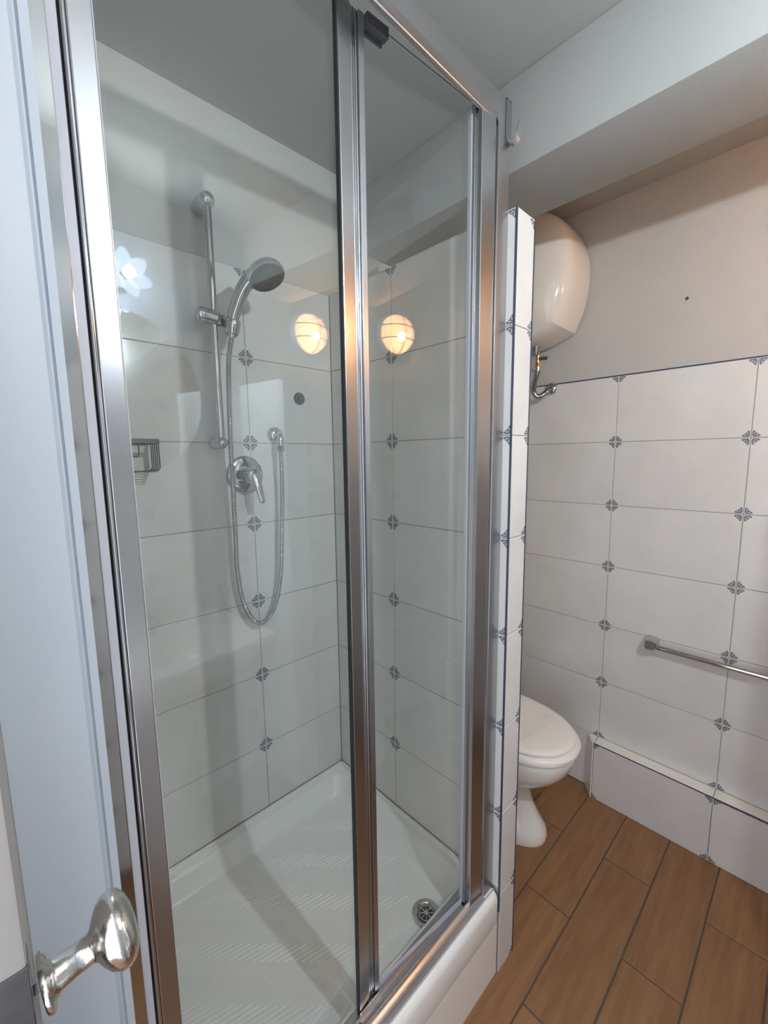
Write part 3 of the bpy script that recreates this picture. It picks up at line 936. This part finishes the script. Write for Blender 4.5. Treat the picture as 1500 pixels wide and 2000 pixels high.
# ------------------------------------------------------------------ towel bar
tb = thing('towel_bar', (XC, 0.82, 0.735), 'chrome towel bar fixed on the tiled wall', 'towel bar')
for yb_ in (0.816, 1.412):
    m = MB()
    rr_ = []
    for x, s_ in ((XC, 0.021), (XC+0.004, 0.0225), (XC+0.010, 0.0225), (XC+0.032, 0.0205), (XC+0.046, 0.0190), (XC+0.051, 0.0160)):
        ring = []
        for (cy, cz, a0) in ((1, 1, 0), (-1, 1, 90), (-1, -1, 180), (1, -1, 270)):
            for i in range(5):
                t = math.radians(a0+90*i/4)
                ring.append(Vector((x, yb_+cy*(s_-0.008)+0.008*math.cos(t), 0.737+cz*(s_-0.008)+0.008*math.sin(t))))
        rr_.append(ring)
    m.rings(rr_, True)
    m.build('bracket', 'chrome', tb, smooth=40)
MB().tube([(XC+0.034, 0.832, 0.7300), (XC+0.034, 1.397, 0.7300)], 0.0095, 18).build('bar', 'chrome', tb, smooth=60)

o = MB().lathe((XC-TT, 0.839, 1.9804), (1, 0, 0), [(0, 0.0055), (0.0012, 0.0055), (0.0014, 0.003), (0.0010, 0.0)], 14).build('wall_plug', 'grey_plastic', smooth=40, loc=(XC-TT, 0.839, 1.9804))
tag(o, 'tiny dark wall plug in the painted wall above the tiles', 'wall plug')

# ------------------------------------------------------------------ what the glass reflects: basin, mirror, cabinet and both lamps on the wall opposite
lm = thing('bulkhead_lamp', WARM_POS, 'round caged wall lamp glowing warm orange, mirrored in the shower glass', 'wall lamp')
LP = Vector((WARM_POS[0], YD, WARM_POS[2]))
MB().lathe((LP.x, YD+TT, LP.z), (0, -1, 0), [(0, 0.100), (0.022, 0.100), (0.030, 0.094), (0.030, 0.0)], 40).build('base', 'lacquer', lm, smooth=40)
MB().lathe((LP.x, YD-0.024, LP.z), (0, -1, 0), [(0.0, 0.091), (0.020, 0.089), (0.040, 0.080), (0.056, 0.062), (0.066, 0.036), (0.070, 0.0)], 40).build('glass_dome', 'warm_glass', lm, smooth=60)
bl = Vector((LP.x-0.012, YD-0.052, LP.z-0.012))
MB().lathe(bl+Vector((0, 0, -0.020)), (0, 0, 1), [(0, 0.002), (0.004, 0.012), (0.012, 0.018), (0.020, 0.020), (0.028, 0.018), (0.036, 0.012), (0.040, 0.002)], 14).build('bulb', 'warm_bulb', lm, smooth=60)
m = MB()
def dome(r):
    return 0.030+0.068*math.sqrt(max(0, 1-(r/0.094)**2))
for zo in (-0.030, 0.030):
    pts = []
    for i in range(17):
        x = -0.090+0.18*i/16
        r = math.hypot(x, zo)
        pts.append((LP.x+x, YD-dome(min(r, 0.0939)), LP.z+zo))
    m.tube(pts, 0.0026, 6)
pts = []
for i in range(17):
    z = -0.0935+0.187*i/16
    pts.append((LP.x, YD-dome(min(abs(z), 0.0939)), LP.z+z))
m.tube(pts, 0.0026, 6)
m.build('cage', 'wire', lm, smooth=60)

fl = thing('mirror_lamp', COOL_POS, 'cool white lamp with flower shaped glass above the mirror, seen mirrored', 'wall lamp')
CP = Vector(COOL_POS)
MB().lathe((CP.x, YD+TT, CP.z), (0, -1, 0), [(0, 0.040), (0.012, 0.040), (0.018, 0.030), (0.030, 0.014), (0.045, 0.012), (0.045, 0)], 28).build('wall_mount', 'chrome', fl, smooth=40)
for k in range(6):
    a = 2*math.pi*k/6+0.3
    e1 = Vector((math.cos(a), 0, math.sin(a)))
    e2 = Vector((-math.sin(a), 0, math.cos(a)))
    rows = []
    for i in range(6):
        t = i/5
        wd_ = 0.026*math.sin(math.pi*(0.12+0.80*t))
        c0 = Vector((CP.x, YD-0.045-0.045*t*(1.2-0.3*t), CP.z))+e1*(0.012+0.062*t)
        rows.append([c0-e2*wd_, c0+Vector((0, 0.004, 0)), c0+e2*wd_, c0+e2*wd_+Vector((0, 0.002, 0)), c0+Vector((0, 0.006, 0)), c0-e2*wd_+Vector((0, 0.002, 0))])
    MB().rings(rows, True).build('petal', 'petal', fl, smooth=60)
MB().lathe((CP.x, CP.y+0.018, CP.z), (0, -1, 0), [(0.018-0.018*math.cos(math.pi*k/10), 0.018*math.sin(math.pi*k/10)) for k in range(11)], 16).build('bulb', 'cool_bulb', fl, smooth=60)

mr = thing('round_mirror', (0.365, YD, 1.40), 'round frameless mirror on the wall opposite, reflected in the glass', 'mirror')
MB().lathe((0.365, YD, 1.685), (0, -1, 0), [(0, 0.285), (0.005, 0.285), (0.007, 0.281), (0.007, 0.0)], 64).build('mirror_disc', 'mirror', mr, smooth=30)

cb = thing('tall_cabinet', (-0.16, 1.60, 0), 'tall narrow white cabinet beside the washbasin, reflected in the glass', 'cabinet')
MB().box(-0.222, -0.102, 1.470, YD-0.001, 0.0, 1.765, 0.002).build('body', 'lacquer', cb, smooth=40)
MB().box(-0.219, -0.105, 1.4545, 1.4695, 0.02, 1.760, 0.002).build('door', 'lacquer', cb, smooth=40)
MB().tube([(-0.120, 1.447, 0.95), (-0.120, 1.447, 1.08)], 0.004, 8).build('handle', 'chrome', cb, smooth=60)

wb = thing('washbasin', (0.35, 1.55, 0), 'white washbasin with an oval bowl standing opposite the shower', 'washbasin')
m = MB()
BX0, BX1, BY0, BY1, BZ = 0.07, 0.66, 1.315, YD-0.001, 0.82
def oval2(a, b, z, n=28):
    return [Vector(((BX0+BX1)/2+a*math.cos(2*math.pi*(k+0.5)/n), 1.505+b*math.sin(2*math.pi*(k+0.5)/n), z)) for k in range(n)]
def sqr(x0, x1, y0, y1, r, z):
    return rrect(x0, x1, y0, y1, r, z, 7)
m.rings([sqr(BX0+0.08, BX1-0.08, BY0+0.10, BY1, 0.03, BZ-0.16), sqr(BX0+0.02, BX1-0.02, BY0+0.03, BY1, 0.03, BZ-0.09), sqr(BX0, BX1, BY0, BY1, 0.03, BZ-0.045), sqr(BX0, BX1, BY0, BY1, 0.03, BZ-0.006), sqr(BX0+0.005, BX1-0.005, BY0+0.005, BY1, 0.03, BZ),
         oval2(0.225, 0.150, BZ-0.001), oval2(0.215, 0.142, BZ-0.015), oval2(0.17, 0.11, BZ-0.075), oval2(0.08, 0.05, BZ-0.11), oval2(0.015, 0.012, BZ-0.115)], True)
m.build('basin', 'ceramic', wb, smooth=45)
MB().lathe(((BX0+BX1)/2, 1.56, 0.0), (0, 0, 1), [(0, 0.10), (0.02, 0.095), (0.2, 0.075), (0.50, 0.078), (BZ-0.15, 0.11)], 28).build('pedestal', 'ceramic', wb, smooth=50)
tp = MB().lathe(((BX0+BX1)/2, 1.690, BZ-0.002), (0, 0, 1), [(0, 0.024), (0.01, 0.022), (0.06, 0.020), (0.075, 0.015), (0.078, 0)], 20).build('tap', 'chrome', wb, smooth=50)
MB().tube([((BX0+BX1)/2, 1.690, BZ+0.045), ((BX0+BX1)/2, 1.62, BZ+0.065), ((BX0+BX1)/2, 1.585, BZ+0.055)], [0.011, 0.010, 0.009], 12).build('spout', 'chrome', tp, smooth=60)
